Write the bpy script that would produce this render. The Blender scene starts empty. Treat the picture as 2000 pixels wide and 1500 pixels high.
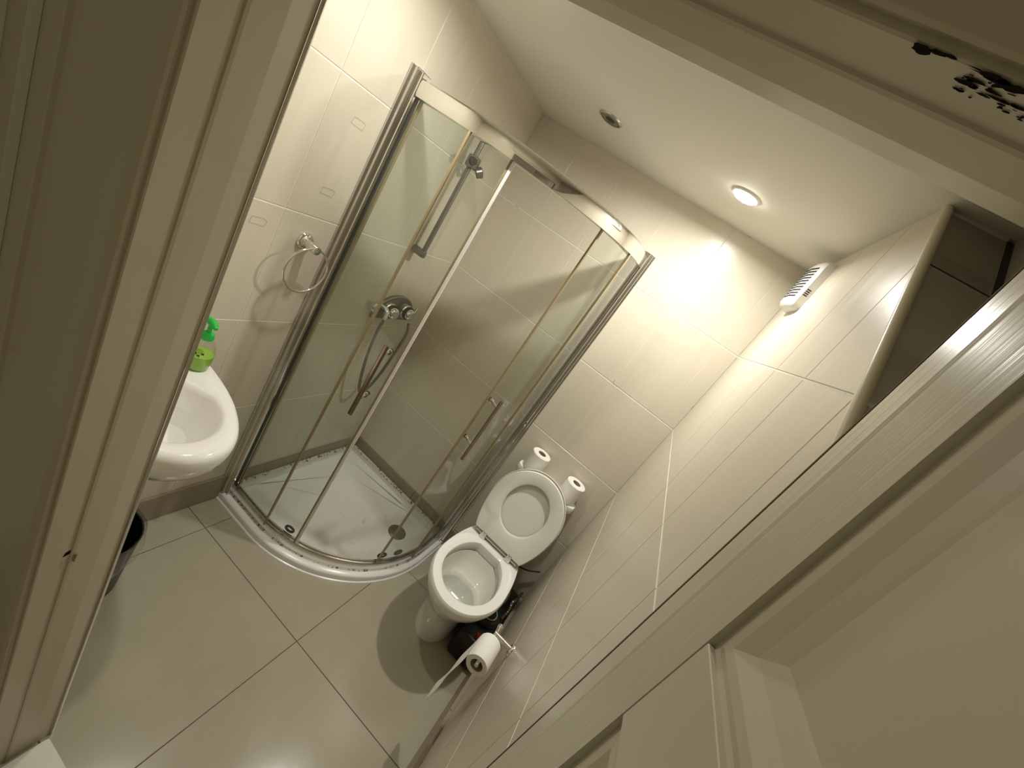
import bpy, bmesh, math, random
from mathutils import Vector, Matrix
random.seed(7)
SC = bpy.context.scene
COL = SC.collection
PI = math.pi

# ------------------------------------------------------------------ camera, world, exposure
cam_d = bpy.data.cameras.new('camera'); cam = bpy.data.objects.new('camera', cam_d); COL.objects.link(cam)
cam_d.sensor_width = 36; cam_d.sensor_fit = 'HORIZONTAL'; cam_d.lens = 14.4176; cam_d.clip_start = 0.01
CR = ((0.7480909, -0.6173616, 0.2433609), (0.3824641, 0.1014295, -0.9183862), (0.5422925, 0.7801132, 0.3119971))
CP = (1.11005, -1.89478, 1.65577)
cam.matrix_world = Matrix([[*CR[i], CP[i]] for i in range(3)] + [[0, 0, 0, 1]])
SC.camera = cam
w = bpy.data.worlds.new('world'); SC.world = w; w.use_nodes = True
w.node_tree.nodes['Background'].inputs[0].default_value = (1.0, 0.85, 0.52, 1)
w.node_tree.nodes['Background'].inputs[1].default_value = 0.13
vs = SC.view_settings
vs.view_transform = 'Standard'; vs.look = 'None'; vs.gamma = 1.0; vs.use_curve_mapping = False
vs.exposure = 0.2
LAMP_W = 7.6
LAMP_C = (1.0, 0.975, 0.90)

# ------------------------------------------------------------------ room numbers (metres)
W, H = 1.324, 2.111          # width (x), ceiling
YF = -1.477                  # room face of the door wall
ROWS = [0.135, 0.5293, 0.926, 1.3227, 1.7194, H]
TW = 0.2475
XJ = 0.53                    # left jamb face
ZH = 1.844                   # underside of door head
XD = 1.257                   # face of the open door leaf

# ------------------------------------------------------------------ materials
def newmat(name):
    m = bpy.data.materials.new(name); m.use_nodes = True
    nt = m.node_tree
    for n in list(nt.nodes): nt.nodes.remove(n)
    out = nt.nodes.new('ShaderNodeOutputMaterial')
    return m, nt, out
def N(nt, t, **kw):
    n = nt.nodes.new(t)
    for k, v in kw.items():
        if k.startswith('i_'):
            n.inputs[k[2:].replace('_', ' ')].default_value = v
        else: setattr(n, k, v)
    return n
def pbr(name, col, rough=0.5, metal=0.0, spec=0.5, coat=0.0, noise=None, bump=None, rvar=0.0, emit=None, subs=0.0, stain=None):
    """col; noise=(scale3, amount, colour2); bump=(scale3, strength); stain=(scale, lo, hi, colour)"""
    m, nt, out = newmat(name)
    b = N(nt, 'ShaderNodeBsdfPrincipled'); nt.links.new(b.outputs[0], out.inputs[0])
    b.inputs['Base Color'].default_value = (*col, 1); b.inputs['Roughness'].default_value = rough
    b.inputs['Metallic'].default_value = metal; b.inputs['Specular IOR Level'].default_value = spec
    b.inputs['Coat Weight'].default_value = coat; b.inputs['Coat Roughness'].default_value = 0.08
    if subs: b.inputs['Subsurface Weight'].default_value = subs; b.inputs['Subsurface Radius'].default_value = (.01, .01, .01)
    tc = N(nt, 'ShaderNodeTexCoord'); oi = N(nt, 'ShaderNodeObjectInfo')
    add = N(nt, 'ShaderNodeVectorMath', operation='MULTIPLY_ADD')
    nt.links.new(oi.outputs['Random'], add.inputs[0]); add.inputs[1].default_value = (17.3, 9.1, 5.7)
    nt.links.new(tc.outputs['Object'], add.inputs[2])
    def noi(sc3, detail=3, rough_=0.55):
        mp = N(nt, 'ShaderNodeMapping'); mp.inputs['Scale'].default_value = sc3
        nt.links.new(add.outputs[0], mp.inputs[0])
        t = N(nt, 'ShaderNodeTexNoise'); t.inputs['Scale'].default_value = 1.0; t.inputs['Detail'].default_value = detail
        t.inputs['Roughness'].default_value = rough_
        nt.links.new(mp.outputs[0], t.inputs['Vector']); return t
    last = None
    if noise:
        t = noi(noise[0]); mr = N(nt, 'ShaderNodeMapRange'); mr.inputs[1].default_value = .3; mr.inputs[2].default_value = .7
        mr.inputs[4].default_value = noise[1]; nt.links.new(t.outputs[0], mr.inputs[0])
        mx = N(nt, 'ShaderNodeMix', data_type='RGBA'); mx.inputs[6].default_value = (*col, 1); mx.inputs[7].default_value = (*noise[2], 1)
        nt.links.new(mr.outputs[0], mx.inputs[0]); nt.links.new(mx.outputs[2], b.inputs['Base Color']); last = mx.outputs[2]
        if rvar:
            mr2 = N(nt, 'ShaderNodeMapRange'); mr2.inputs[3].default_value = rough; mr2.inputs[4].default_value = rough + rvar
            nt.links.new(t.outputs[0], mr2.inputs[0]); nt.links.new(mr2.outputs[0], b.inputs['Roughness'])
    if stain:
        t = noi((stain[0],) * 3, 5, .7); mr = N(nt, 'ShaderNodeMapRange'); mr.inputs[1].default_value = stain[1]; mr.inputs[2].default_value = stain[2]
        nt.links.new(t.outputs[0], mr.inputs[0])
        mx = N(nt, 'ShaderNodeMix', data_type='RGBA'); mx.inputs[6].default_value = (*col, 1); mx.inputs[7].default_value = (*stain[3], 1)
        if last: nt.links.new(last, mx.inputs[6])
        nt.links.new(mr.outputs[0], mx.inputs[0]); nt.links.new(mx.outputs[2], b.inputs['Base Color'])
    if bump:
        t = noi(bump[0]); bp = N(nt, 'ShaderNodeBump'); bp.inputs['Strength'].default_value = bump[1]; bp.inputs['Distance'].default_value = 0.002
        nt.links.new(t.outputs[0], bp.inputs['Height']); nt.links.new(bp.outputs[0], b.inputs['Normal'])
    if emit:
        b.inputs['Emission Color'].default_value = (*emit[0], 1); b.inputs['Emission Strength'].default_value = emit[1]
    return m
def glassmat(name, tint, spec=0.9):
    m, nt, out = newmat(name)
    tr = N(nt, 'ShaderNodeBsdfTransparent'); tr.inputs[0].default_value = (*tint, 1)
    gl = N(nt, 'ShaderNodeBsdfGlossy'); gl.inputs['Roughness'].default_value = 0.02; gl.inputs[0].default_value = (spec, spec, spec, 1)
    fr = N(nt, 'ShaderNodeFresnel'); ge = N(nt, 'ShaderNodeNewGeometry'); ir = N(nt, 'ShaderNodeMapRange')   # same outside index for both faces of the thin sheet
    ir.inputs[3].default_value = 1.45; ir.inputs[4].default_value = 1 / 1.45
    nt.links.new(ge.outputs['Backfacing'], ir.inputs[0]); nt.links.new(ir.outputs[0], fr.inputs[0])
    mx = N(nt, 'ShaderNodeMixShader')
    nt.links.new(fr.outputs[0], mx.inputs[0]); nt.links.new(tr.outputs[0], mx.inputs[1]); nt.links.new(gl.outputs[0], mx.inputs[2])
    nt.links.new(mx.outputs[0], out.inputs[0]); return m

M = {}
M['tile'] = pbr('beige_tile', (.635, .58, .47), .24, noise=((22, 22, 1.2), .55, (.59, .535, .425)), bump=((60, 60, 2.0), .10), rvar=.12)
M['grout'] = pbr('pale_grout', (.80, .77, .68), .8, stain=(16, .64, .74, (.10, .08, .05)))
M['skirt'] = pbr('taupe_skirting_tile', (.30, .25, .18), .32, noise=((8, 8, 8), .5, (.27, .22, .155)))
M['floor'] = pbr('polished_floor_tile', (.43, .395, .295), .13, noise=((9, 9, 9), .6, (.39, .355, .265)), bump=((26, 26, 26), .045), rvar=.10)
M['fgrout'] = pbr('dark_floor_grout', (.13, .10, .06), .9)
M['ceil'] = pbr('ceiling_paint', (.74, .71, .63), .75, bump=((90, 90, 90), .05))
M['paint'] = pbr('gloss_door_paint', (.60, .56, .44), .30, noise=((6, 6, 2), .5, (.55, .51, .39)), bump=((30, 30, 3.0), .06), stain=(9, .70, .84, (.40, .33, .22)))
M['brushpaint'] = pbr('brushed_gloss_paint', (.60, .56, .44), .26, noise=((6, 6, 2), .5, (.55, .51, .39)), bump=((170, 170, 1.2), .16))
M['framepaint'] = pbr('frame_paint', (.57, .525, .40), .36, noise=((7, 7, 2), .6, (.51, .46, .34)), bump=((60, 60, 3), .07), stain=(11, .70, .84, (.34, .27, .17)))
M['whitepaint'] = pbr('white_paint', (.80, .77, .70), .45)
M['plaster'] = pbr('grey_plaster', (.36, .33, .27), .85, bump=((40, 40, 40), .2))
M['trimcream'] = pbr('cream_edge_trim', (.66, .60, .44), .3)
M['chrome'] = pbr('chrome', (.80, .79, .77), .07, metal=1.0)
M['satin'] = pbr('satin_chrome', (.70, .68, .64), .22, metal=1.0)
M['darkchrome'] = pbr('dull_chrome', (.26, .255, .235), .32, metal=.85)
M['ceramic'] = pbr('white_ceramic', (.88, .865, .83), .10, coat=.4)
M['seat'] = pbr('white_toilet_plastic', (.76, .74, .68), .28)
M['acrylic'] = pbr('white_acrylic', (.90, .89, .87), .24, stain=(14, .64, .76, (.62, .58, .50)))
M['sealant'] = pbr('mouldy_sealant', (.74, .70, .62), .6, stain=(70, .52, .60, (.10, .075, .05)))
M['handle'] = pbr('bronzed_chrome', (.34, .27, .21), .18, metal=1.0)
M['seal'] = pbr('amber_seal_strip', (.33, .26, .14), .35)
M['magnet'] = pbr('white_magnet_strip', (.85, .83, .79), .3)
M['glass'] = glassmat('shower_glass', (.945, .965, .95))
M['black'] = pbr('black_plastic', (.012, .011, .010), .35)
M['rubber'] = pbr('dark_rubber', (.03, .028, .026), .6)
M['red'] = pbr('red_plastic', (.45, .01, .015), .4)
M['greypipe'] = pbr('grey_pipe', (.33, .34, .35), .4)
M['paper'] = pbr('white_tissue', (.86, .84, .80), .95, bump=((240, 240, 240), .3))
M['core'] = pbr('cardboard_core', (.34, .27, .19), .9)
M['plastic'] = pbr('white_plastic', (.82, .81, .79), .35)
M['slot'] = pbr('vent_dark', (.03, .03, .03), .9)
M['green'] = pbr('green_pump_plastic', (.02, .50, .07), .3)
M['lime'] = pbr('lime_soap', (.30, .52, .05), .15, emit=None)
M['clear'] = glassmat('clear_plastic', (.93, .95, .90), .8)
M['liner'] = glassmat('bin_liner_film', (.80, .82, .82), .9)
M['ink'] = pbr('dark_print', (.03, .04, .05), .6)
M['bulb'] = pbr('lit_bulb', (1, 1, 1), .5, emit=((1.0, .95, .85), 45.0))
M['brushed'] = pbr('brushed_ring', (.55, .53, .49), .3, metal=1.0)
M['mark'] = pbr('adhesive_residue', (.49, .43, .325), .7)
M['chip'] = pbr('bare_dark_wood', (.010, .008, .006), .9, spec=.1)
M['brownchip'] = pbr('bare_brown_wood', (.20, .12, .05), .85)
M['water'] = glassmat('pan_water', (.86, .89, .87), .9)
M['bowl'] = pbr('stained_ceramic', (.70, .68, .62), .12)
M['drain'] = pbr('tarnished_drain', (.24, .22, .18), .45, metal=.6)

# ------------------------------------------------------------------ mesh helpers
def obj(name, bm, mat, parent=None, smooth=False, ang=40):
    bmesh.ops.recalc_face_normals(bm, faces=bm.faces[:])
    me = bpy.data.meshes.new(name); bm.to_mesh(me); bm.free()
    me.materials.append(M[mat] if isinstance(mat, str) else mat)
    if smooth:
        me.shade_smooth()
        try: me.set_sharp_from_angle(angle=math.radians(ang))
        except Exception: pass
    o = bpy.data.objects.new(name, me); COL.objects.link(o)
    if parent: o.parent = parent
    return o
def empty(name, loc, label, cat, group=None):
    o = bpy.data.objects.new(name, None); COL.objects.link(o); o.location = loc; o.empty_display_size = .05
    return tag(o, label, cat, group)
def tag(o, label=None, cat=None, group=None, kind=None):
    if label: o['label'] = label
    if cat: o['category'] = cat
    if group: o['group'] = group
    if kind: o['kind'] = kind
    return o
def BM(): return bmesh.new()
def box(bm, x0, x1, y0, y1, z0, z1, bev=0.0, seg=1):
    vs_ = [bm.verts.new(p) for p in ((x0, y0, z0), (x1, y0, z0), (x1, y1, z0), (x0, y1, z0), (x0, y0, z1), (x1, y0, z1), (x1, y1, z1), (x0, y1, z1))]
    fs = [bm.faces.new([vs_[i] for i in q]) for q in ((0, 3, 2, 1), (4, 5, 6, 7), (0, 1, 5, 4), (1, 2, 6, 5), (2, 3, 7, 6), (3, 0, 4, 7))]
    if bev:
        es = list({e for f in fs for e in f.edges})
        bmesh.ops.bevel(bm, geom=es, offset=bev, segments=seg, affect='EDGES', profile=.5)
    return bm
def tube(bm, pts, r, seg=12, cap=True):
    pts = [Vector(p) for p in pts]; rings = []
    rs = r if isinstance(r, (list, tuple)) else [r] * len(pts)
    up = None
    for i, p in enumerate(pts):
        t = (pts[min(i + 1, len(pts) - 1)] - pts[max(i - 1, 0)]).normalized()
        if up is None:
            up = Vector((0, 0, 1)) if abs(t.z) < .9 else Vector((1, 0, 0))
        u = (up - t * up.dot(t)).normalized(); v = t.cross(u); up = u
        rings.append([bm.verts.new(p + rs[i] * (math.cos(2 * PI * k / seg) * u + math.sin(2 * PI * k / seg) * v)) for k in range(seg)])
    for a, b in zip(rings, rings[1:]):
        for k in range(seg): bm.faces.new((a[k], a[(k + 1) % seg], b[(k + 1) % seg], b[k]))
    if cap:
        bm.faces.new(rings[0][::-1]); bm.faces.new(rings[-1])
    return bm
def spline(pts, n=8):
    pts = [Vector(p) for p in pts]; out = []
    P = [pts[0] * 2 - pts[1]] + pts + [pts[-1] * 2 - pts[-2]]
    for i in range(1, len(P) - 2):
        for k in range(n):
            t = k / n; a, b, c, d = P[i - 1], P[i], P[i + 1], P[i + 2]
            out.append(.5 * ((2 * b) + (c - a) * t + (2 * a - 5 * b + 4 * c - d) * t * t + (3 * b - a - 3 * c + d) * t ** 3))
    out.append(pts[-1]); return out
def lathe(bm, prof, origin, axis=(0, 0, 1), seg=32, closed=False):
    """prof: list of (r, h) along axis"""
    a = Vector(axis).normalized(); u = a.orthogonal().normalized(); v = a.cross(u); o = Vector(origin); rings = []
    for r, h in prof:
        if r < 1e-6: rings.append([bm.verts.new(o + a * h)])
        else: rings.append([bm.verts.new(o + a * h + r * (math.cos(2 * PI * k / seg) * u + math.sin(2 * PI * k / seg) * v)) for k in range(seg)])
    pairs = list(zip(rings, rings[1:])) + ([(rings[-1], rings[0])] if closed else [])
    for p, q in pairs:
        for k in range(seg):
            k2 = (k + 1) % seg
            if len(p) == 1 and len(q) == 1: continue
            if len(p) == 1: bm.faces.new((p[0], q[k2], q[k]))
            elif len(q) == 1: bm.faces.new((p[k], p[k2], q[0]))
            else: bm.faces.new((p[k], p[k2], q[k2], q[k]))
    return bm
def loft(bm, rings, cap0=False, cap1=False, closed=False):
    R = [[bm.verts.new(p) for p in r] for r in rings]; n = len(R[0])
    pr = list(zip(R, R[1:])) + ([(R[-1], R[0])] if closed else [])
    for a, b in pr:
        for k in range(n): bm.faces.new((a[k], a[(k + 1) % n], b[(k + 1) % n], b[k]))
    if cap0: bm.faces.new(R[0][::-1])
    if cap1: bm.faces.new(R[-1])
    return bm
def clip(poly, a, b, c):
    """keep a*u+b*v <= c"""
    out = []
    for i in range(len(poly)):
        p, q = poly[i], poly[(i + 1) % len(poly)]
        fp, fq = a * p[0] + b * p[1] - c, a * q[0] + b * q[1] - c
        if fp <= 1e-9: out.append(p)
        if (fp < -1e-9 and fq > 1e-9) or (fp > 1e-9 and fq < -1e-9):
            t = fp / (fp - fq); out.append((p[0] + t * (q[0] - p[0]), p[1] + t * (q[1] - p[1])))
    return out
def inset(poly, d):
    """inset a convex counter-clockwise polygon"""
    res = poly
    n = len(poly)
    for i in range(n):
        p, q = poly[i], poly[(i + 1) % n]; ex, ey = q[0] - p[0], q[1] - p[1]; L = math.hypot(ex, ey)
        if L < 1e-7: continue
        nx, ny = ey / L, -ex / L
        res = clip(res, nx, ny, nx * p[0] + ny * p[1] - d)
    return res
def slab(bm, poly, f, thick, ch=0.001):
    """poly in (u,v); f(u,v,w) -> xyz with w up out of the surface; face at w=0, back at -thick, chamfered edge"""
    ins = inset(poly, ch)
    if len(ins) != len(poly): ins = poly
    rings = [[f(u, v, -thick) for u, v in poly], [f(u, v, -ch) for u, v in poly], [f(u, v, 0) for u, v in ins]]
    loft(bm, rings, cap0=True, cap1=True); return bm
def centred(name, poly, f, thick, mat, parent, ch=.001, cache={}):
    """one piece: mesh in local coordinates about the polygon's first corner, mesh data shared between equal pieces"""
    u0, v0 = poly[0]; key = (name, mat, thick, round(sum(f(1, 0, 0)[i] * (3 + i) for i in range(3)), 4), tuple((round(u - u0, 4), round(v - v0, 4)) for u, v in poly))
    o0 = Vector(f(0, 0, 0)); g = lambda u, v, w: tuple(Vector(f(u, v, w)) - o0)
    if key in cache: o = bpy.data.objects.new(name, cache[key]); COL.objects.link(o); o.parent = parent
    else:
        o = obj(name, slab(BM(), [(u - u0, v - v0) for u, v in poly], g, thick, ch), mat, parent); cache[key] = o.data
    o.location = Vector(f(u0, v0, 0)); return o

# ------------------------------------------------------------------ the setting
def struct(name, bm, mat, label, **k):
    o = obj(name, bm, mat, **k); tag(o, label, kind='structure'); return o

TT = .007      # tile thickness in front of the wall body
GR = .0014     # grout sits this far behind the tile face
# --- floor with 0.6 m tiles
floor = struct('floor', box(BM(), -.1, 1.5, -2.6, .1, -.12, -GR), 'fgrout', 'floor of large polished beige tiles')
fxs = [-.1, .1308, .7308, 1.3308]; fys = [-2.6975, -2.0975, -1.4975, -.8975, -.2975, .05]
for i in range(3):
    for j in range(5):
        x0, x1, y0, y1 = fxs[i], fxs[i + 1], max(fys[j], -2.6), fys[j + 1]
        if i == 2: x1 = 1.3308
        g = .0013
        centred('floor_tile', [(x0 + g, y0 + g), (x1 - g, y0 + g), (x1 - g, y1 - g), (x0 + g, y1 - g)], lambda u, v, q: (u, v, q), TT, 'floor', floor, .0008)
# --- walls
wl = struct('wall_left', box(BM(), -.12, -GR, YF - .12, .1, -.1, H + .1), 'grout', 'left wall tiled in tall beige tiles')
wb = struct('wall_back', box(BM(), -.1, 1.5, GR, .12, -.1, H + .1), 'grout', 'back wall tiled in tall beige tiles behind shower and toilet')
SLY, SLZ = -.857, H                   # top of the sloping edge
def slz(y): return SLZ + 1.0138 * (y - SLY)
bm = BM(); pr = [(0.0, -.1), (0.0, H + .02), (SLY, H), (YF, slz(YF)), (YF, -.1)]
loft(bm, [[(W + GR, y, z) for y, z in pr], [(1.436, y, z) for y, z in pr]], True, True)
wr = struct('wall_right', bm, 'grout', 'right wall tiled in beige tiles, cut off along a slope near the door')
g = .0008; gh = .0018
for k in range(6):
    for r in range(5):
        z0, z1 = ROWS[r] + gh, ROWS[r + 1] - gh
        y0, y1 = max(-TW * (k + 1), YF) + g, -TW * k - g
        centred('wall_tile', [(y0, z0), (y0, z1), (y1, z1), (y1, z0)][::-1], lambda u, v, q: (q, u, v), TT, 'tile', wl)
        x0, x1 = .249 * k + g, min(.249 * (k + 1), W) - g
        if x1 > x0: centred('wall_tile', [(x0, z0), (x1, z0), (x1, z1), (x0, z1)], lambda u, v, q: (u, -q, v), TT, 'tile', wb)
        poly = clip([(y0, z0), (y1, z0), (y1, z1), (y0, z1)], -1.0138, 1, SLZ - 1.0138 * SLY - .012)
        if len(poly) > 2: centred('wall_tile', poly, lambda u, v, q: (W - q, u, v), TT, 'tile', wr)
# sloping top of the right wall, tiled too
sd = Vector((0, -1, -1.0138)).normalized(); sn = Vector((0, -1.0138, 1)).normalized()
def slf(u, v, q): return tuple(Vector((u, SLY, SLZ)) + sd * v + sn * q)
vj = [0.012, .198, .55, .87]
for a, b in zip(vj, vj[1:]):
    centred('slope_tile', [(W + .012, a + .002), (1.434, a + .002), (1.434, b - .002), (W + .012, b - .002)], slf, .006, 'tile', wr)
for (a, b, u0, u1) in ((.196, .200, W + .010, 1.436), (.012, .87, 1.4335, 1.446)):
    obj('slope_joint', slab(BM(), [(u0, a), (u1, a), (u1, b), (u0, b)], lambda u, v, q: slf(u, v, q + .0008), .003, .0003), 'rubber', wr)
tr = struct('trim_1', tube(BM(), [slf(W + .004, -.004, .001), slf(W + .004, .872, .001)], .0085, 10), 'trimcream', 'rounded cream tile trim along the sloping wall edge', smooth=True)
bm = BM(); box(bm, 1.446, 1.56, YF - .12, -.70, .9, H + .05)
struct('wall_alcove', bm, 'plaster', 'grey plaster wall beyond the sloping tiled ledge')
# --- ceiling
struct('ceiling', box(BM(), -.12, 1.56, YF - .02, .12, H, H + .12), 'ceil', 'cream painted bathroom ceiling')
# --- front wall with the doorway
YO = -1.60
bm = BM(); box(bm, -.12, XJ - .04, YO, YF, -.05, H + .1); box(bm, 1.302, 1.56, YO, YF, -.05, H + .1); box(bm, XJ - .04, 1.302, YO, YF, ZH + .05, H + .1)
wf = struct('wall_front', bm, 'framepaint', 'painted wall around the doorway')
# --- skirting
bl = struct('baseboard_left', box(BM(), 0, .004, YF, 0, 0, .133), 'skirt', 'taupe tile skirting along the left wall')
bb = struct('baseboard_back', box(BM(), 0, W, -.004, 0, 0, .133), 'skirt', 'taupe tile skirting along the back wall')
br = struct('baseboard_right', box(BM(), W - .004, W, YF, 0, 0, .133), 'skirt', 'taupe tile skirting along the right wall')
for k in range(3):
    y0, y1 = max(-.5975 * (k + 1), YF) + .001, -.5975 * k - .001
    centred('skirting_tile', [(y0, .002), (y1, .002), (y1, .132), (y0, .132)], lambda u, v, q: (.009 + q, u, v), .008, 'skirt', bl)
    y0, y1 = max(-.36 - .36 * k, -1.10) + .001, -.36 * k - .001
    centred('skirting_tile', [(y0, .002), (y1, .002), (y1, .132), (y0, .132)], lambda u, v, q: (W - .015 - q, u, v), .012, 'skirt', br)
    x0, x1 = .5 * k + .001, min(.5 * (k + 1), W) - .001
    centred('skirting_tile', [(x0, .002), (x1, .002), (x1, .132), (x0, .132)], lambda u, v, q: (u, -.009 - q, v), .008, 'skirt', bb)
centred('skirting_tile', [(YF + .002, .002), (-1.104, .002), (-1.104, .126), (YF + .002, .126)], lambda u, v, q: (W - .010 - q, u, v), .008, 'tile', br)

# --- door frame: lining, stop, rebate and moulded architrave, one profile run up the side and over the head
jp = [(-.0045, YF), (0.0, -1.511), (0.0, -1.549), (-.0008, -1.553), (-.003, -1.5545), (-.003, -1.591), (-.0040, -1.5930), (-.0085, -1.5936), (-.0088, -1.5965),
      (-.0066, -1.5990), (-.0080, -1.6020), (-.014, -1.6050), (-.022, -1.6066), (-.031, -1.6066), (-.19, -1.6066), (-.192, -1.611), (-.199, -1.6115), (-.203, -1.607), (-.255, -1.607), (-.2555, -1.6195),
      (-.301, -1.6195), (-.302, -1.667), (-.36, -1.667), (-.36, -1.58), (-.04, -1.58), (-.04, YF)]
bm = BM(); loft(bm, [[(XJ + d, y, 0) for d, y in jp], [(XJ + d, y, ZH - d) for d, y in jp]], True, True)
tj = struct('trim_2', bm, 'framepaint', 'painted left door jamb with stop and moulded architrave')
bm = BM(); loft(bm, [[(XJ + d, y, ZH - d) for d, y in jp], [(1.296 - d * 0.2, y, ZH - d) for d, y in jp]], True, True)
th = struct('trim_3', bm, 'framepaint', 'painted door head with black paint chips')
bm = BM(); box(bm, 1.2965, 1.335, -1.587, YF, 0, ZH)
struct('trim_4', bm, 'framepaint', 'right door jamb behind the open door')
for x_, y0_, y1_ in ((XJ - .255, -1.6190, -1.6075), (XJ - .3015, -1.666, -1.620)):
    obj('moulding_lit_face', box(BM(), x_ - .002, x_ + .0008, y0_, y1_, 0, ZH - .1), 'whitepaint', tj)  # paler strips paint in the light caught by the side-facing moulding
# shiny bead where the lining meets the tiling
bm = BM(); tube(bm, [(XJ - .002, YF + .002, 0), (XJ - .002, YF + .002, ZH)], .0028, 8)
obj('edge_bead', bm, 'satin', tj, smooth=True)
# paint chips (bare wood) on the head and on the jamb
def blob(name, pts2, f, mat, parent):
    bm = BM(); a = [bm.verts.new(f(u, v, .0006)) for u, v in pts2]; bm.faces.new(a)
    bmesh.ops.triangulate(bm, faces=bm.faces[:]); return obj(name, bm, mat, parent)
hf = lambda u, v, q: (u, v, ZH + .003 - q)
def ragged(cx, cy, rx, ry, n=14, j=.35):
    return [(cx + rx * math.cos(2 * PI * k / n) * random.uniform(1 - j, 1 + j * .4), cy + ry * math.sin(2 * PI * k / n) * random.uniform(1 - j, 1 + j * .4)) for k in range(n)]
CH = []
def chips(parent, f, items, mat='chip'):
    for it in items: blob('paint_chip', ragged(*it), f, mat, parent)

# --- the door leaf, standing open towards the hall
LZ = 1.832
door = bpy.data.objects.new('door_1', None); COL.objects.link(door); tag(door, 'cream painted panel door standing open on the right', kind='structure'); door.location = (XD, -1.485, 0)
def dpart(name, bm, mat='paint', parent=door, **k):
    o = obj(name, bm, mat, parent, **k); o.matrix_parent_inverse = door.matrix_world.inverted(); o.location = -Vector(door.location) if parent is door else (0, 0, 0); return o
Y0, Y1 = -1.485, -2.205
ya, yb = -1.588, -2.10
bm = BM()
sp = [(Y0, XD + .003), (Y0 - .004, XD + .0004), (-1.521, XD - .0008), (-1.526, XD - .0002), (ya, XD + .0012), (ya, XD + .036), (Y0, XD + .036)]
loft(bm, [[(x, y, .012) for y, x in sp], [(x, y, LZ) for y, x in sp]], True, True); dpart('stile', bm, 'brushpaint')
dpart('edge_gap_shade', box(BM(), XD + .0010, XD + .010, Y0 + .0002, Y0 + .0022, .012, LZ), 'fgrout')  # dark strip added as the shade in the gap at the hinge edge
dpart('stile', box(BM(), XD, XD + .036, Y1, yb, .012, LZ, .001))
rails = [(.012, .20), (.66, .80), (1.398, 1.496), (1.775, LZ)]
for z0, z1 in rails: dpart('rail', box(BM(), XD + .0012, XD + .036, yb + .0015, ya - .0015, z0, z1, .0008))
for (z0, z1) in ((.20, .66), (.80, 1.398), (1.496, 1.775)):
    dpart('panel', box(BM(), XD + .016, XD + .030, yb + .02, ya - .02, z0 + .01, z1 - .01))
    def rect(i, x): return [(x, ya - i, z0 + i), (x, yb + i, z0 + i), (x, yb + i, z1 - i), (x, ya - i, z1 - i)]
    # moulding: quirk, sloping ovolo, fillet
    bm = BM()
    loft(bm, [rect(.0, XD + .018), rect(.0, XD + .0065), rect(.004, XD + .0072), rect(.010, XD + .0052), rect(.017, XD + .0058), rect(.030, XD + .0115), rect(.042, XD + .0148), rect(.046, XD + .0162)])
    dpart('panel_moulding', bm)
# --- white threshold
struct('trim_5', box(BM(), .541, 1.25, YO - .01, -1.486, 0, .03, .008, 2), 'whitepaint', 'white painted threshold strip across the doorway', smooth=True)

# ------------------------------------------------------------------ downlights
def downlight(x, y, lit, label, power=1.0):
    d = empty('ceiling_downlight', (x, y, H), label, 'ceiling light', 'recessed ceiling downlights')
    bm = BM(); lathe(bm, [(.039, .0), (.039, -.004), (.042, -.006), (.046, -.004), (.047, .0)], (0, 0, 0), seg=40, closed=True)
    obj('trim_ring', bm, 'plastic' if lit else 'brushed', d, True)
    if lit:
        bm = BM(); lathe(bm, [(.0385, 0), (.0380, -.006), (.033, -.0120), (.018, -.0155), (0, -.0165)], (0, 0, 0), seg=32); obj('bulb', bm, 'bulb', d, True)
        ld = bpy.data.lights.new('lamp', 'AREA'); ld.shape = 'DISK'; ld.size = .052; ld.energy = LAMP_W * power; ld.color = LAMP_C; ld.spread = math.radians(172)
        lo = bpy.data.objects.new('lamp_light', ld); COL.objects.link(lo); lo.parent = d; lo.location = (0, 0, -.019)
    else:
        bm = BM(); lathe(bm, [(.0385, 0.0), (.036, -.003), (.028, -.002), (.020, -.004), (0, -.0045)], (0, 0, 0), seg=32); obj('bulb', bm, 'drain', d, True)
        bm = BM(); lathe(bm, [(.019, -.0042), (.016, -.0058), (0, -.0062)], (0, 0, 0), seg=24); obj('lens', bm, 'rubber', d, True)
    return d
downlight(.983, -.385, True, 'lit recessed downlight in the ceiling above the toilet')
downlight(.459, -.379, False, 'unlit dark recessed downlight in the ceiling above the shower')
downlight(.34, -.975, True, 'lit recessed downlight in the ceiling near the doorway', .50)

# ------------------------------------------------------------------ shower
CX, CY, RR = .225, -.205, .55
LA, LB, LC = CX, RR * PI / 2, -CY
def path(s, off=0.0):
    """point on the enclosure's plan line at length s, pushed outward by off"""
    if s <= LA: return (s, CY - RR - off)
    if s <= LA + LB:
        t = (s - LA) / RR; return (CX + (RR + off) * math.sin(t), CY - (RR + off) * math.cos(t))
    return (CX + RR + off, CY + (s - LA - LB))
SE = LA + LB + LC
def ss(s0, s1, n=48): return [s0 + (s1 - s0) * k / n for k in range(n + 1)]
def sweep(bm, s0, s1, prof, n=48):
    rings = []
    for s in ss(s0, s1, n): rings.append([(*path(s, o), z) for o, z in prof])
    return loft(bm, rings, True, True)
def curve_poly(off, n=40, s0=0.0, s1=None):
    return [path(s, off) for s in ss(s0, SE if s1 is None else s1, n)]
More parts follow.
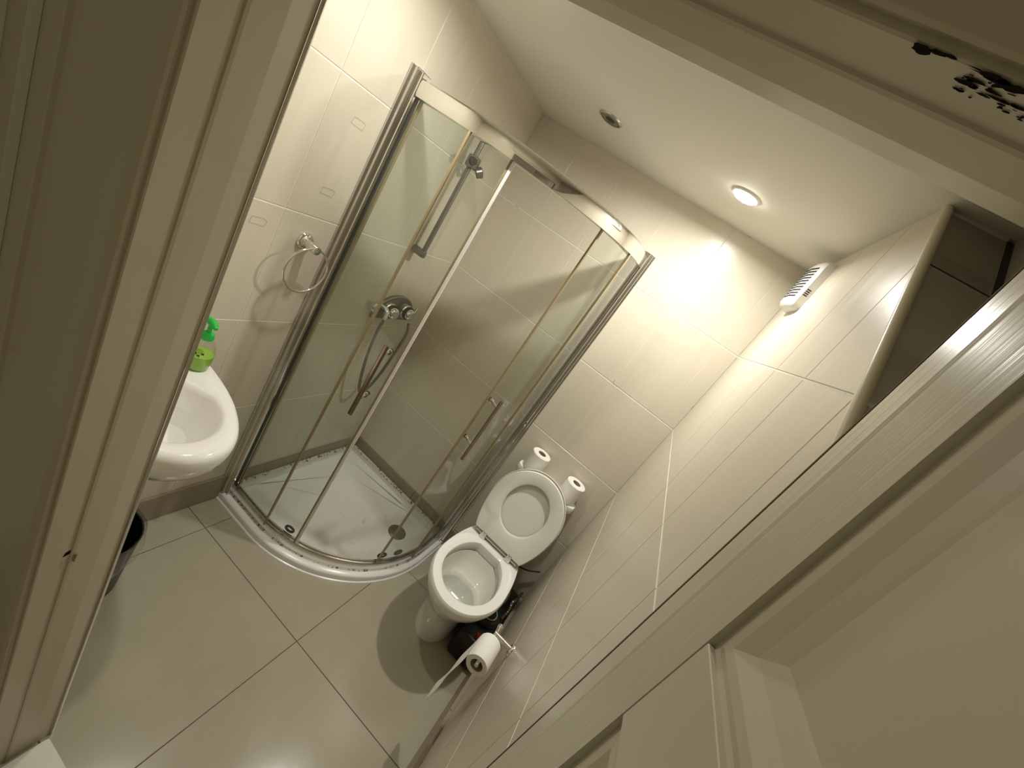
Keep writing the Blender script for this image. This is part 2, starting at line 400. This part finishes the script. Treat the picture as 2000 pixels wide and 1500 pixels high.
# tray
tray = empty('shower_tray', (0, 0, 0), 'white quadrant shower tray in the corner with a curved front edge', 'shower tray')
bm = BM()
def tring(off, z, back): return [(x, y, z) for x, y in curve_poly(off)] + [(back, -back, z)]
loft(bm, [tring(.030, 0, .009), tring(.030, .030, .009), tring(.028, .034, .009), tring(.024, .037, .009), tring(.003, .043, .009), tring(-.026, .043, .036),
          tring(-.030, .042, .040), tring(-.060, .026, .075), tring(-.15, .018, .16), tring(-.30, .015, .30)], False, True)
obj('basin', bm, 'acrylic', tray, True)
bm = BM(); box(bm, .009, .024, -.735, -.009, .0, .070, .003); obj('upstand', bm, 'acrylic', tray)
bm = BM(); box(bm, .024, .755, -.024, -.009, .0, .070, .003); obj('upstand', bm, 'acrylic', tray)
bm = BM(); sweep(bm, 0.004, SE - .004, [(.030, 0), (.037, .0005), (.035, .006), (.030, .008)]); obj('floor_sealant', bm, 'acrylic', tray, True)
bm = BM(); sweep(bm, 0.012, SE - .012, [(.001, .0425), (.0055, .0422), (.003, .0455), (.0, .046)]); obj('rail_sealant', bm, 'sealant', tray, True)
bm = BM(); box(bm, .009, .028, -.72, -.010, .068, .078, .003); obj('wall_sealant', bm, 'sealant', tray)
bm = BM(); box(bm, .012, .74, -.028, -.009, .068, .078, .003); obj('wall_sealant', bm, 'sealant', tray)
DX, DY, DZ = .606, -.195, .0185
bm = BM(); lathe(bm, [(.0, .008), (.035, .008), (.046, .005), (.050, .001), (.050, -.004)], (DX, DY, DZ), seg=36); dr = obj('drain_cover', bm, 'drain', tray, True)
bm = BM(); lathe(bm, [(.0, .0092), (.004, .0092), (.005, .008)], (DX, DY, DZ), seg=16); obj('drain_screw', bm, 'chrome', dr, True)

enc = empty('shower_enclosure', (0, 0, .076), 'chrome framed quadrant shower enclosure with curved glass sliding doors half open', 'shower enclosure')
enc.location = (0, 0, 0)
ZT, ZB = 1.846, 1.790
bm = BM(); sweep(bm, .030, SE - .030, [(-.022, ZB), (.008, ZB), (.014, ZB + .002), (.0155, ZB + .010), (.0155, ZT - .014), (.014, ZT - .006), (.008, ZT - .001), (-.022, ZT)], 96); obj('top_rail', bm, 'chrome', enc, True, 24)
bm = BM(); sweep(bm, .010, SE - .010, [(-.022, .0432), (.0, .0432), (.001, .047), (.001, .084), (-.002, .088), (-.006, .088), (-.008, .084), (-.012, .084), (-.014, .094), (-.020, .095), (-.022, .092)], 96); obj('bottom_rail', bm, 'satin', enc, True, 24)
# wall profiles, each with an outer channel and an inner post
for side in (0, 1):
    fx = (lambda a, b: (a, b)) if side == 0 else (lambda a, b: (b, a))
    def pb(u0, u1, v0, v1, z0, z1, bev=.002):
        # u: away from wall, v: along the other wall (distance from the corner)
        if side == 0: return box(BM(), u0, u1, -v1, -v0, z0, z1, bev)
        return box(BM(), v0, v1, -u1, -u0, z0, z1, bev)
    E0 = .755 if side == 0 else .775
    wp = obj('wall_profile', pb(.0, .024, E0 - .012, E0 + .030, .044, 1.862), 'satin', enc)
    obj('profile_channel', pb(.024, .040, E0 - .020, E0 + .018, .044, 1.858), 'chrome', wp)
    obj('profile_channel', pb(.001, .008, E0 + .030, E0 + .037, .044, 1.862, .001), 'satin', wp)
    obj('glass_seal', pb(.040, .045, E0 - .004, E0 + .004, .10, ZB, .001), 'rubber', wp)
def panel(name, s0, s1, off, parent):
    bm = BM(); sweep(bm, s0, s1, [(off - .003, .085), (off + .003, .085), (off + .003, ZB + .003), (off - .003, ZB + .003)], 28); return obj(name, bm, 'glass', parent, True)
TH = lambda deg: LA + RR * math.radians(deg)
sb, sc_, sd_, se_ = TH(4.6), TH(20.0), TH(59.2), TH(79.5)
def strip(name, s, off0, off1, w_, mat, parent, z0=.085, z1=ZB + .002):
    bm = BM(); sweep(bm, s - w_ / 2, s + w_ / 2, [(off0, z0), (off1, z0), (off1, z1), (off0, z1)], 3); return obj(name, bm, mat, parent)
fp = panel('fixed_panel', .040, sb, .009, enc); strip('seal_strip', sb, .004, .014, .007, 'seal', fp)
fp = panel('fixed_panel', se_, SE - .040, .009, enc); strip('seal_strip', se_, .004, .014, .007, 'seal', fp)
dl = panel('sliding_door', .040, sc_, -.011, enc); drr = panel('sliding_door', sd_, SE - .095, -.011, enc)
strip('seal_strip', sc_ - .004, -.016, -.006, .006, 'seal', dl); strip('magnet_strip', sc_ + .006, -.016, -.004, .010, 'magnet', dl)
strip('seal_strip', sd_, -.016, -.006, .006, 'seal', drr); strip('edge_strip', SE - .097, -.016, -.006, .008, 'rubber', drr)
strip('edge_strip', .050, -.016, -.006, .008, 'seal', dl)
def handle(deg, parent):
    t = math.radians(deg); n = Vector((math.sin(t), -math.cos(t), 0)); c = Vector((CX, CY, 0)) + n * (RR - .011)
    bm = BM(); b = c + n * .052
    a_ = Vector((math.cos(t), math.sin(t), 0))
    bx = [b + a_ * (.0085 * u) + n * (.0045 * v) for u, v in ((1, .5), (.6, 1), (-.6, 1), (-1, .5), (-1, -.5), (-.6, -1), (.6, -1), (1, -.5))]
    loft(bm, [[p + Vector((0, 0, z)) for p in bx] for z in (.795, 1.098)], True, True)
    obj('handle_bar', bm, 'handle', parent, True)
    for z in (.868, 1.062):
        bm = BM(); tube(bm, [c + n * .0 + Vector((0, 0, z)), c + n * .008 + Vector((0, 0, z)), c + n * .0085 + Vector((0, 0, z)), b + Vector((0, 0, z))], [.011, .011, .0065, .0065], 14); obj('handle_mount', bm, 'chrome', parent, True)
        bm = BM(); tube(bm, [c - n * .004 + Vector((0, 0, z)), c - n * .016 + Vector((0, 0, z))], .009, 12); obj('handle_nut', bm, 'rubber', parent, True)
handle(15.3, dl); handle(61.6, drr)
def roller(deg, parent, z=.112):
    t = math.radians(deg); n = Vector((math.sin(t), -math.cos(t), 0)); a = Vector((math.cos(t), math.sin(t), 0)); c = Vector((CX, CY, z)) + n * (RR - .026)
    bm = BM(); tube(bm, [c + a * (.019 * math.cos(2 * PI * k / 14)) + Vector((0, 0, .012 * math.sin(2 * PI * k / 14))) for k in range(15)], .0052, 8); obj('roller_guide', bm, 'rubber', parent, True)
for d_ in (14.5,): roller(d_, dl)
for d_ in (61.5, 71.0): roller(d_, drr)

# riser rail on the left wall
rz = empty('shower_riser_rail', (0, -.37, 1.33), 'grey chrome shower riser rail with slider on the tiled wall inside the shower', 'shower rail')
def P(o, name, bm, mat, parent=None, smooth=True):
    r = obj(name, bm, mat, parent or o, smooth); 
    if parent is None: r.location = -Vector(o.location)
    return r
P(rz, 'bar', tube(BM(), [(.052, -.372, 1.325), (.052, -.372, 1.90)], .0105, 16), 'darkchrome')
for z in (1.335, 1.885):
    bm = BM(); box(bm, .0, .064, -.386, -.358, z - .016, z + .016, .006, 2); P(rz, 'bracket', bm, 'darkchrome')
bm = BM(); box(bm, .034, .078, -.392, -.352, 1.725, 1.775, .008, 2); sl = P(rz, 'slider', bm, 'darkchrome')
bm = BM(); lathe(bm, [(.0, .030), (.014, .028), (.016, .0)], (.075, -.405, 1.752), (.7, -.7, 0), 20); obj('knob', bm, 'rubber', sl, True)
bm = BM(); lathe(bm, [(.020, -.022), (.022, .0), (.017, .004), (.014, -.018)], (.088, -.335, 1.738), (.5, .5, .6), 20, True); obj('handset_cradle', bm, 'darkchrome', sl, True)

# thermostatic mixer with its hose
mx = empty('shower_mixer', (0, -.30, 1.03), 'chrome shower mixer plate with valves and looping hose on the wall inside the shower', 'shower mixer')
YM = -.295
bm = BM(); pl_ = [(YM - .135, .975), (YM + .135, .975)] + [(YM + .135 * math.cos(t), 1.00 + .10 * math.sin(t)) for t in [PI * k / 20 for k in range(21)]]
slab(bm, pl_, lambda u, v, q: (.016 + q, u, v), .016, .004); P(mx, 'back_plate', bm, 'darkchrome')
for dy in (-.055, .065):
    bm = BM(); lathe(bm, [(.036, .0), (.036, .010), (.028, .016), (.026, .045), (.020, .052), (0, .053)], (.016, YM + dy, 1.03), (1, 0, 0), 28); v_ = P(mx, 'valve_knob', bm, 'chrome')
    bm = BM(); lathe(bm, [(.030, .018), (.033, .018), (.033, .030), (.030, .030)], (.016, YM + dy, 1.03), (1, 0, 0), 28, True); obj('valve_ring', bm, 'rubber', v_, True).location = (0, 0, 0)
bm = BM(); tube(bm, [(.062, YM + .065, 1.03), (.062, YM + .082, 1.075)], .006, 10); P(mx, 'lever', bm, 'chrome')
bm = BM(); tube(bm, [(.01, YM - .115, 1.045), (.055, YM - .115, 1.045), (.066, YM - .118, 1.036), (.070, YM - .122, 1.005)], .011, 14); P(mx, 'hose_outlet', bm, 'chrome')
bm = BM(); lathe(bm, [(.0, .0), (.020, .0), (.022, .004), (.022, .020), (.016, .026), (0, .026)], (.016, YM - .165, 1.04), (1, 0, 0), 24); P(mx, 'side_knob', bm, 'satin')
hp = spline([(.070, -.417, 1.005), (.070, -.421, .93), (.070, -.398, .79), (.070, -.350, .64), (.072, -.310, .575), (.075, -.265, .62), (.075, -.225, .76), (.072, -.205, .92), (.060, -.213, .985)], 10)
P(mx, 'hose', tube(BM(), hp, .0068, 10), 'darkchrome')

# ------------------------------------------------------------------ towel ring
tr_ = empty('towel_ring', (0, -.887, 1.24), 'chrome towel ring on the tiled left wall beside the shower', 'towel ring')
bm = BM(); lathe(bm, [(.0, .014), (.014, .014), (.026, .010), (.029, .006), (.029, 0)], (0, -.887, 1.24), (1, 0, 0), 32); P(tr_, 'wall_rose', bm, 'chrome')
bm = BM(); lathe(bm, [(.015, .012), (.015, .060), (.013, .066), (0, .067)], (0, -.887, 1.24), (1, 0, 0), 24); P(tr_, 'post', bm, 'chrome')
bm = BM(); tube(bm, [(.056, -.887 + .079 * math.sin(2 * PI * k / 48), 1.163 + .079 * math.cos(2 * PI * k / 48)) for k in range(49)], .0038, 10, False); P(tr_, 'ring', bm, 'chrome')
# adhesive residue left on the wall tiles
for (y, z, a) in ((-.876, 1.632, .0), (-.880, 1.412, .04), (-1.052, 1.262, -.03)):
    ww, hh = .026, .0125; bm = BM(); o_ = [(y + sx * ww + sz * a * hh, z + sz * hh) for sx, sz in ((-1, -.8), (.8, -1), (1, .6), (.5, 1), (-.9, .9))]
    vo = [bm.verts.new((.0005, u, v)) for u, v in o_]; vi = [bm.verts.new((.0005, y + (u - y) * .90, z + (v - z) * .84)) for u, v in o_]
    for k in range(5): bm.faces.new((vo[k], vo[(k + 1) % 5], vi[(k + 1) % 5], vi[k]))
    obj('adhesive_mark', bm, 'mark', wl)

# ------------------------------------------------------------------ wash basin
bs = empty('wash_basin', (0, -1.285, .82), 'white ceramic wash basin on the left wall partly behind the door jamb', 'basin')
BY = -1.283
def bring(ax, ay, z, x0=0.010, n=2.15, N_=40):
    pts = []
    for k in range(N_ + 1):
        t = PI * k / N_; c, s = math.cos(t), math.sin(t)
        pts.append((x0 + ax * abs(s) ** (2 / n), BY + ay * math.copysign(abs(c) ** (2 / n), c), z))
    return pts + [(x0, BY - ay * .5, z), (x0, BY, z), (x0, BY + ay * .5, z)]
def bowl(ax, ay, z, cx=.225, N_=40, nn=3):
    pts = []
    for k in range(N_ + 1):
        t = PI / 2 - PI * k / N_
        pts.append((cx + ax * math.cos(t), BY + ay * math.sin(t), z))
    for k in range(1, nn + 1):
        t = -PI / 2 - PI * k / (nn + 1); pts.append((cx + ax * .80 * math.cos(t), BY + ay * math.sin(t), z))
    return pts
bm = BM()
loft(bm, [bring(.20, .08, .60), bring(.30, .13, .65), bring(.385, .170, .705), bring(.416, .187, .745), bring(.427, .193, .78), bring(.427, .194, .800), bring(.421, .190, .812), bring(.408, .180, .818),
          bowl(.156, .126, .8165), bowl(.148, .119, .812), bowl(.140, .112, .800), bowl(.118, .095, .745), bowl(.08, .07, .705), bowl(.02, .02, .695)], True, True)
P(bs, 'bowl', bm, 'ceramic')
# soap bottle
SB = (.092, -1.140, .8175)
sp_ = empty('soap_bottle', SB, 'clear pump bottle of lime green hand soap on the wash basin', 'soap bottle')
def lp(name, prof, mat, seg=28, parent=None, closed=False): return obj(name, lathe(BM(), prof, (0, 0, 0), seg=seg, closed=closed), mat, parent or sp_, True)
lp('bottle', [(.0, .0), (.026, .0), (.030, .004), (.033, .03), (.034, .055), (.031, .075), (.022, .092), (.014, .098), (.0135, .106)], 'clear')
lp('liquid', [(.0, .002), (.025, .002), (.0285, .006), (.0318, .03), (.0328, .050), (.0, .0505)], 'lime')
lp('collar', [(.0, .102), (.017, .102), (.018, .106), (.016, .120), (.010, .124), (0, .124)], 'green')
lp('pump_stem', [(.006, .12), (.006, .150)], 'green', 14)
bm = BM(); tube(bm, [(-.018, .003, .154), (.0, .0, .156), (.018, -.003, .156), (.030, -.006, .153)], [.009, .012, .009, .005], 14); obj('pump_head', bm, 'green', sp_, True)
for k, (a, z) in enumerate(((-.5, .068), (-.75, .060), (-1.0, .066))):
    c, s = math.cos(a), math.sin(a); bm = BM(); r_ = .0347; d_ = .10
    vs2 = [bm.verts.new((r_ * math.cos(a + e), r_ * math.sin(a + e), z + h)) for e, h in ((-d_, -.003), (d_, -.004), (d_, .003), (-d_, .002))]; bm.faces.new(vs2); obj('print_mark', bm, 'ink', sp_)
# waste bin
wbn = empty('waste_bin', (.142, -1.285, 0), 'dark round waste bin with a clear plastic liner under the basin', 'bin')
obj('body', lathe(BM(), [(.0, .002), (.090, .002), (.094, .0), (.112, .235), (.114, .24), (.110, .24), (.092, .01), (.0, .01)], (0, 0, 0), seg=40), 'black', wbn, True)
bm = BM(); rr_ = []
for (r, z) in ((.106, .12), (.112, .247), (.118, .250), (.121, .235), (.123, .19), (.126, .175)):
    rr_.append([(r * (1 + .02 * math.sin(7 * t) + .012 * math.sin(13 * t + z * 40)) * math.cos(t), r * (1 + .02 * math.sin(7 * t) + .012 * math.sin(13 * t + z * 40)) * math.sin(t), z + .006 * math.sin(5 * t)) for t in [2 * PI * k / 56 for k in range(56)]])
loft(bm, rr_); obj('liner', bm, 'liner', wbn, True)

# ------------------------------------------------------------------ toilet
TX = 1.055
tl = empty('toilet', (TX, -.40, 0), 'white ceramic toilet with seat and lid raised', 'toilet')
def egg(hw, yf, yb, z, wb=.78, n=56):
    """egg outline: round front at yf, sides drawing in to a straight back edge at yb"""
    yc = yb + (yf - yb) * .52; pts = []; nf = 28; ns = 9; nb = n - nf - 2 * ns
    for k in range(nf + 1):
        t = PI * k / nf; pts.append((TX - hw * math.cos(t), yc + (yf - yc) * math.sin(t), z))
    a = math.acos(min(wb, .999))
    side = [(hw * math.cos(a * k / ns), yc + (yb - yc) * math.sin(a * k / ns) / math.sin(a)) for k in range(1, ns + 1)]
    pts += [(TX + x, y, z) for x, y in side]
    w_ = side[-1][0]
    pts += [(TX + w_ - 2 * w_ * k / nb, yb, z) for k in range(1, nb)]
    pts += [(TX - x, y, z) for x, y in side[::-1]]
    return pts[:n]
bm = BM()
loft(bm, [egg(.100, -.505, -.12, 0, .95), egg(.102, -.507, -.12, .012, .95), egg(.096, -.505, -.12, .05, .95), egg(.098, -.515, -.13, .13, .95), egg(.115, -.550, -.15, .21, .92), egg(.142, -.603, -.17, .28, .88), egg(.165, -.645, -.18, .335, .84),
          egg(.176, -.662, -.185, .375, .80), egg(.176, -.663, -.186, .390, .80), egg(.171, -.657, -.19, .400, .80),
          egg(.138, -.617, -.258, .401, .46), egg(.131, -.609, -.264, .396, .46), egg(.128, -.605, -.266, .38, .46), egg(.133, -.606, -.262, .365, .46), egg(.128, -.60, -.264, .345, .46)], True, False)
P(tl, 'pan', bm, 'ceramic')
bm = BM(); loft(bm, [egg(.128, -.603, -.268, .350, .4), egg(.122, -.594, -.285, .31, .4), egg(.117, -.588, -.315, .272, .4), egg(.113, -.584, -.335, .262, .4), egg(.108, -.580, -.345, .256, .4), egg(.102, -.572, -.352, .236, .4), egg(.07, -.52, -.39, .205, .4), egg(.03, -.46, -.42, .195, .4)], False, True)
P(tl, 'bowl', bm, 'bowl')
bm = BM(); f_ = [bm.verts.new(p) for p in egg(.1045, -.575, -.349, .244, .4)]; bm.faces.new(f_); P(tl, 'water', bm, 'water')
# seat and lid: built flat (v along the seat from the hinge), then leaned back
HY, HZ = -.222, .412
LEAN = math.atan2(.098, .392)
def lean(u, v, q, hy=HY, ang=LEAN):   # q towards the viewer
    return (TX + u, hy + math.sin(ang) * v - math.cos(ang) * q, HZ + .014 + math.cos(ang) * v + math.sin(ang) * q)
def seat_o(k, hw=.183, L=.400, inset_=0.0):
    n = 56; vc = L * .50; nf, ns = 28, 9; nb = n - nf - 2 * ns; a = math.acos(.755)
    if k <= nf: t = PI * k / nf; return ((hw - inset_) * math.cos(t), vc + (L - vc - inset_) * math.sin(t))
    if k <= nf + ns: t = a * (k - nf) / ns; return (-(hw - inset_) * math.cos(t), vc - (vc - inset_) * math.sin(t) / math.sin(a))
    w_ = (hw - inset_) * .755
    if k < nf + ns + nb: return (-w_ + 2 * w_ * (k - nf - ns) / nb, inset_)
    t = a * (n - k) / ns; return ((hw - inset_) * math.cos(t), vc - (vc - inset_) * math.sin(t) / math.sin(a))
def hole_o(k, d=0.0):
    n = 56; t = 2 * PI * k / n; return ((.108 + d) * math.cos(t), .208 + (.128 + d) * math.sin(t))
NS = 56
def sring(fn, q, **kw): return [lean(*fn(k, **kw), q) for k in range(NS)]
bm = BM(); loft(bm, [sring(seat_o, .0), sring(seat_o, .010), sring(seat_o, .015, inset_=.004), sring(hole_o, .015, d=.008), sring(hole_o, .011, d=.002), sring(hole_o, .0), ], closed=True)
P(tl, 'seat', bm, 'seat')
HY2 = HY + .004
def lring(q, i): return [lean(seat_o(k, .186, .408, i)[0], seat_o(k, .186, .408, i)[1], q - .024, HY) for k in range(NS)]
bm = BM(); loft(bm, [lring(.0, .012), lring(.002, .003), lring(.008, .0), lring(.019, .0), lring(.0195, .004), lring(.012, .006)], True, True); P(tl, 'lid', bm, 'seat')
bm = BM(); tube(bm, [(TX - .125, HY - .004, HZ + .004), (TX + .125, HY - .004, HZ + .004)], .006, 10); P(tl, 'hinge_bar', bm, 'satin')
for s in (-1, 1):
    bm = BM(); box(bm, TX + s * .078 - .016, TX + s * .078 + .016, HY - .020, HY + .010, .399, HZ + .012, .004, 2); h_ = P(tl, 'hinge', bm, 'satin')
    bm = BM(); box(bm, TX + s * .078 - .011, TX + s * .078 + .011, HY - .022, HY - .008, HZ, HZ + .030, .003); obj('hinge_plate', bm, 'satin', h_)
# soil connection behind the pan
bm = BM(); tube(bm, spline([(TX + .03, -.150, .215), (TX + .08, -.150, .225), (TX + .135, -.155, .228), (TX + .165, -.175, .215), (TX + .168, -.180, .152)], 6), .034, 20)
wp_ = tag(obj('waste_pipe', bm, 'greypipe', smooth=True), 'grey plastic waste pipe behind the toilet', 'pipe')
# black pump box with red cap, hoses
pu = empty('pump_unit', (1.235, -.33, 0), 'black plastic pump box with red cap beside the toilet pedestal', 'pump')
bm = BM(); box(bm, 1.168, 1.300, -.455, -.10, 0.0, .15, .02, 3); P(pu, 'casing', bm, 'black')
bm = BM(); lathe(bm, [(.0, .035), (.058, .035), (.062, .028), (.064, .0)], (1.222, -.30, .148), seg=32); P(pu, 'lid', bm, 'black')
bm = BM(); tube(bm, [(1.222 + .040 * math.cos(2 * PI * k / 32), -.30 + .040 * math.sin(2 * PI * k / 32), .188) for k in range(33)], .0025, 8, False); P(pu, 'lid_ring', bm, 'greypipe')
bm = BM(); lathe(bm, [(.0, .020), (.011, .019), (.0125, .0)], (1.244, -.418, .148), seg=20); P(pu, 'cap', bm, 'red')
bm = BM(); tube(bm, spline([(1.285, -.24, .153), (1.290, -.215, .19), (1.280, -.19, .22), (1.290, -.14, .21), (1.30, -.06, .20)], 8), [.006 + .0022 * (k % 2) for k in range(33)], 10)
tag(obj('flexible_hose', bm, 'darkchrome', smooth=True), 'braided metal hose between the pump box and the wall', 'hose')
bm = BM(); tube(bm, spline([(1.17, -.03, .262), (1.20, -.028, .275), (1.25, -.025, .295), (1.30, -.02, .335)], 6), .004, 8)
tag(obj('power_cable', bm, 'rubber', smooth=True), 'black cable running along the wall behind the toilet', 'cable')

# ------------------------------------------------------------------ shelf and spare toilet rolls behind the lid
bm = BM(); sh = []
for k in range(40):
    t = 2 * PI * k / 40; c, s = math.cos(t), math.sin(t); e = 3.2
    sh.append((1.053 + .172 * math.copysign(abs(c) ** (2 / e), c), -.054 + .050 * math.copysign(abs(s) ** (2 / e), s)))
def shr(f, z): return [(1.053 + (x - 1.053) * f, -.054 + (y + .054) * (1 - (1 - f) * 2), z) for x, y in sh]
loft(bm, [shr(.93, .712), shr(.98, .716), shr(1.0, .728), shr(1.0, .744), shr(.985, .752), shr(.95, .754)], True, True)
tag(obj('wall_shelf', bm, 'ceramic', smooth=True), 'small white rounded shelf on the back wall behind the toilet lid', 'shelf')
def troll(name, loc, label, r=.049, h=.100):
    o = empty(name, loc, label, 'toilet roll', 'spare toilet rolls on the shelf')
    obj('paper', lathe(BM(), [(.021, 0), (r - .003, 0), (r, .003), (r, h - .003), (r - .003, h), (.021, h)], (0, 0, 0), seg=40, closed=True), 'paper', o, True)
    obj('core', lathe(BM(), [(.0195, .001), (.0208, .001), (.0208, h - .001), (.0195, h - .001)], (0, 0, 0), seg=28, closed=True), 'core', o, True)
    return o
troll('toilet_roll', (.946, -.054, .7545), 'white toilet roll standing behind the toilet lid on the shower side')
troll('toilet_roll', (1.158, -.054, .7545), 'white toilet roll standing behind the toilet lid nearer the right wall')

# ------------------------------------------------------------------ roll holder on the right wall, with the hanging roll
rh = empty('toilet_roll_holder', (W, -.742, .547), 'chrome toilet roll holder arm on the right wall', 'roll holder')
bm = BM(); lathe(bm, [(.0, .010), (.016, .010), (.020, .006), (.021, 0)], (W, -.742, .547), (-1, 0, 0), 28); P(rh, 'wall_rose', bm, 'chrome')
bm = BM(); tube(bm, [(W - .008, -.742, .547), (W - .078, -.742, .547)], .0095, 16); P(rh, 'post', bm, 'chrome')
bm = BM(); tube(bm, [(W - .072, -.700, .547), (W - .072, -.712, .547), (W - .072, -.713, .547), (W - .072, -.885, .547)], [.009, .009, .0065, .0065], 16); P(rh, 'arm', bm, 'chrome')
RC = (1.255, -.87, .5315)
hr = empty('hanging_toilet_roll', RC, 'part used toilet roll with a loose paper tail on the chrome holder', 'toilet roll')
obj('paper', lathe(BM(), [(.0215, 0), (.036, 0), (.037, .002), (.037, .098), (.036, .100), (.0215, .100)], (0, 0, 0), (0, 1, 0), 40, True), 'paper', hr, True)
obj('core', lathe(BM(), [(.0200, .001), (.0213, .001), (.0213, .099), (.0200, .099)], (0, 0, 0), (0, 1, 0), 28, True), 'core', hr, True)
bm = BM(); sec = spline([(-.034, .0, .013), (-.0375, 0, 0), (-.039, 0, -.05), (-.043, 0, -.12), (-.040, 0, -.20), (-.047, 0, -.275)], 6)
R1 = []
for i, p in enumerate(sec):
    y1 = .100 - .0006 * i; y0 = .001 + .0002 * i
    R1.append([(p.x, y0, p.z), (p.x - .0006, y0, p.z), (p.x - .0006, (y0 + y1) / 2, p.z + .004 * (i / len(sec))), (p.x - .0006, y1, p.z), (p.x, y1, p.z)])
loft(bm, R1, True, True); obj('paper_tail', bm, 'paper', hr, True)

# ------------------------------------------------------------------ vent fan high in the corner
vf = empty('extractor_fan', (W, -.28, 1.92), 'white slotted extractor fan high in the corner of the right wall', 'fan')
fpf = [(-.362, 0), (-.362, .024), (-.352, .034), (-.30, .043), (-.24, .044), (-.205, .036), (-.198, .024), (-.198, 0)]
def fring(z, s=1.0): return [(W - d * s, -.28 + (y + .28) * (1 - (1 - s) * .35), z) for y, d in fpf]
bm = BM(); loft(bm, [fring(1.918, .55), fring(1.926, .9), fring(1.936, 1), fring(2.062, 1), fring(2.072, .92), fring(2.080, .6)], True, True); P(vf, 'casing', bm, 'plastic')
for k in range(10):
    z = 1.950 + k * .0108; bm = BM()
    rr = [[(W - .0355, -.350, z), (W - .0355, -.350, z + .0050), (W - .0340, -.350, z + .005), (W - .034, -.350, z)], [(W - .0447, -.300, z), (W - .0447, -.300, z + .0050), (W - .042, -.300, z + .0050), (W - .042, -.300, z)], [(W - .0455, -.245, z), (W - .0455, -.245, z + .0050), (W - .042, -.245, z + .0050), (W - .042, -.245, z)]]
    loft(bm, rr, True, True); P(vf, 'louvre_slot', bm, 'slot', smooth=False)
for k in range(4):
    z = 1.962 + k * .0062; bm = BM(); box(bm, W - .021, W - .009, -.3632, -.3600, z, z + .0030); P(vf, 'side_slot', bm, 'slot', smooth=False)

# ------------------------------------------------------------------ paint damage on the frame
chips(th, hf, [(1.110, -1.5905, .006, .0045), (1.118, -1.5925, .005, .0022), (1.124, -1.5935, .004, .0015)])
chips(th, hf, [(1.146, -1.5918, .014, .0022, 22, .6), (1.155, -1.5895, .012, .0038, 22, .55), (1.1395, -1.581, .006, .0022), (1.142, -1.585, .007, .0012), (1.152, -1.5825, .005, .0013), (1.158, -1.5795, .008, .0012), (1.150, -1.578, .004, .0010), (1.173, -1.586, .006, .003), (1.168, -1.580, .007, .0014), (1.180, -1.5905, .012, .003)])
chips(th, hf, [(random.uniform(1.136, 1.186), random.uniform(-1.588, -1.572), random.uniform(.0008, .0030), random.uniform(.0005, .0014), 9, .6) for k in range(34)])
jf = lambda u, v, q: (XJ - .003 + q, u, v)
blob('paint_chip', [(-1.5545, .772), (-1.561, .768), (-1.563, .757), (-1.5545, .762)], jf, 'chip', tj)
blob('paint_chip', [(-1.5455, .758), (-1.551, .762), (-1.551, .744), (-1.547, .738)], lambda u, v, q: (XJ + .0017 + q, u, v), 'brownchip', tj)
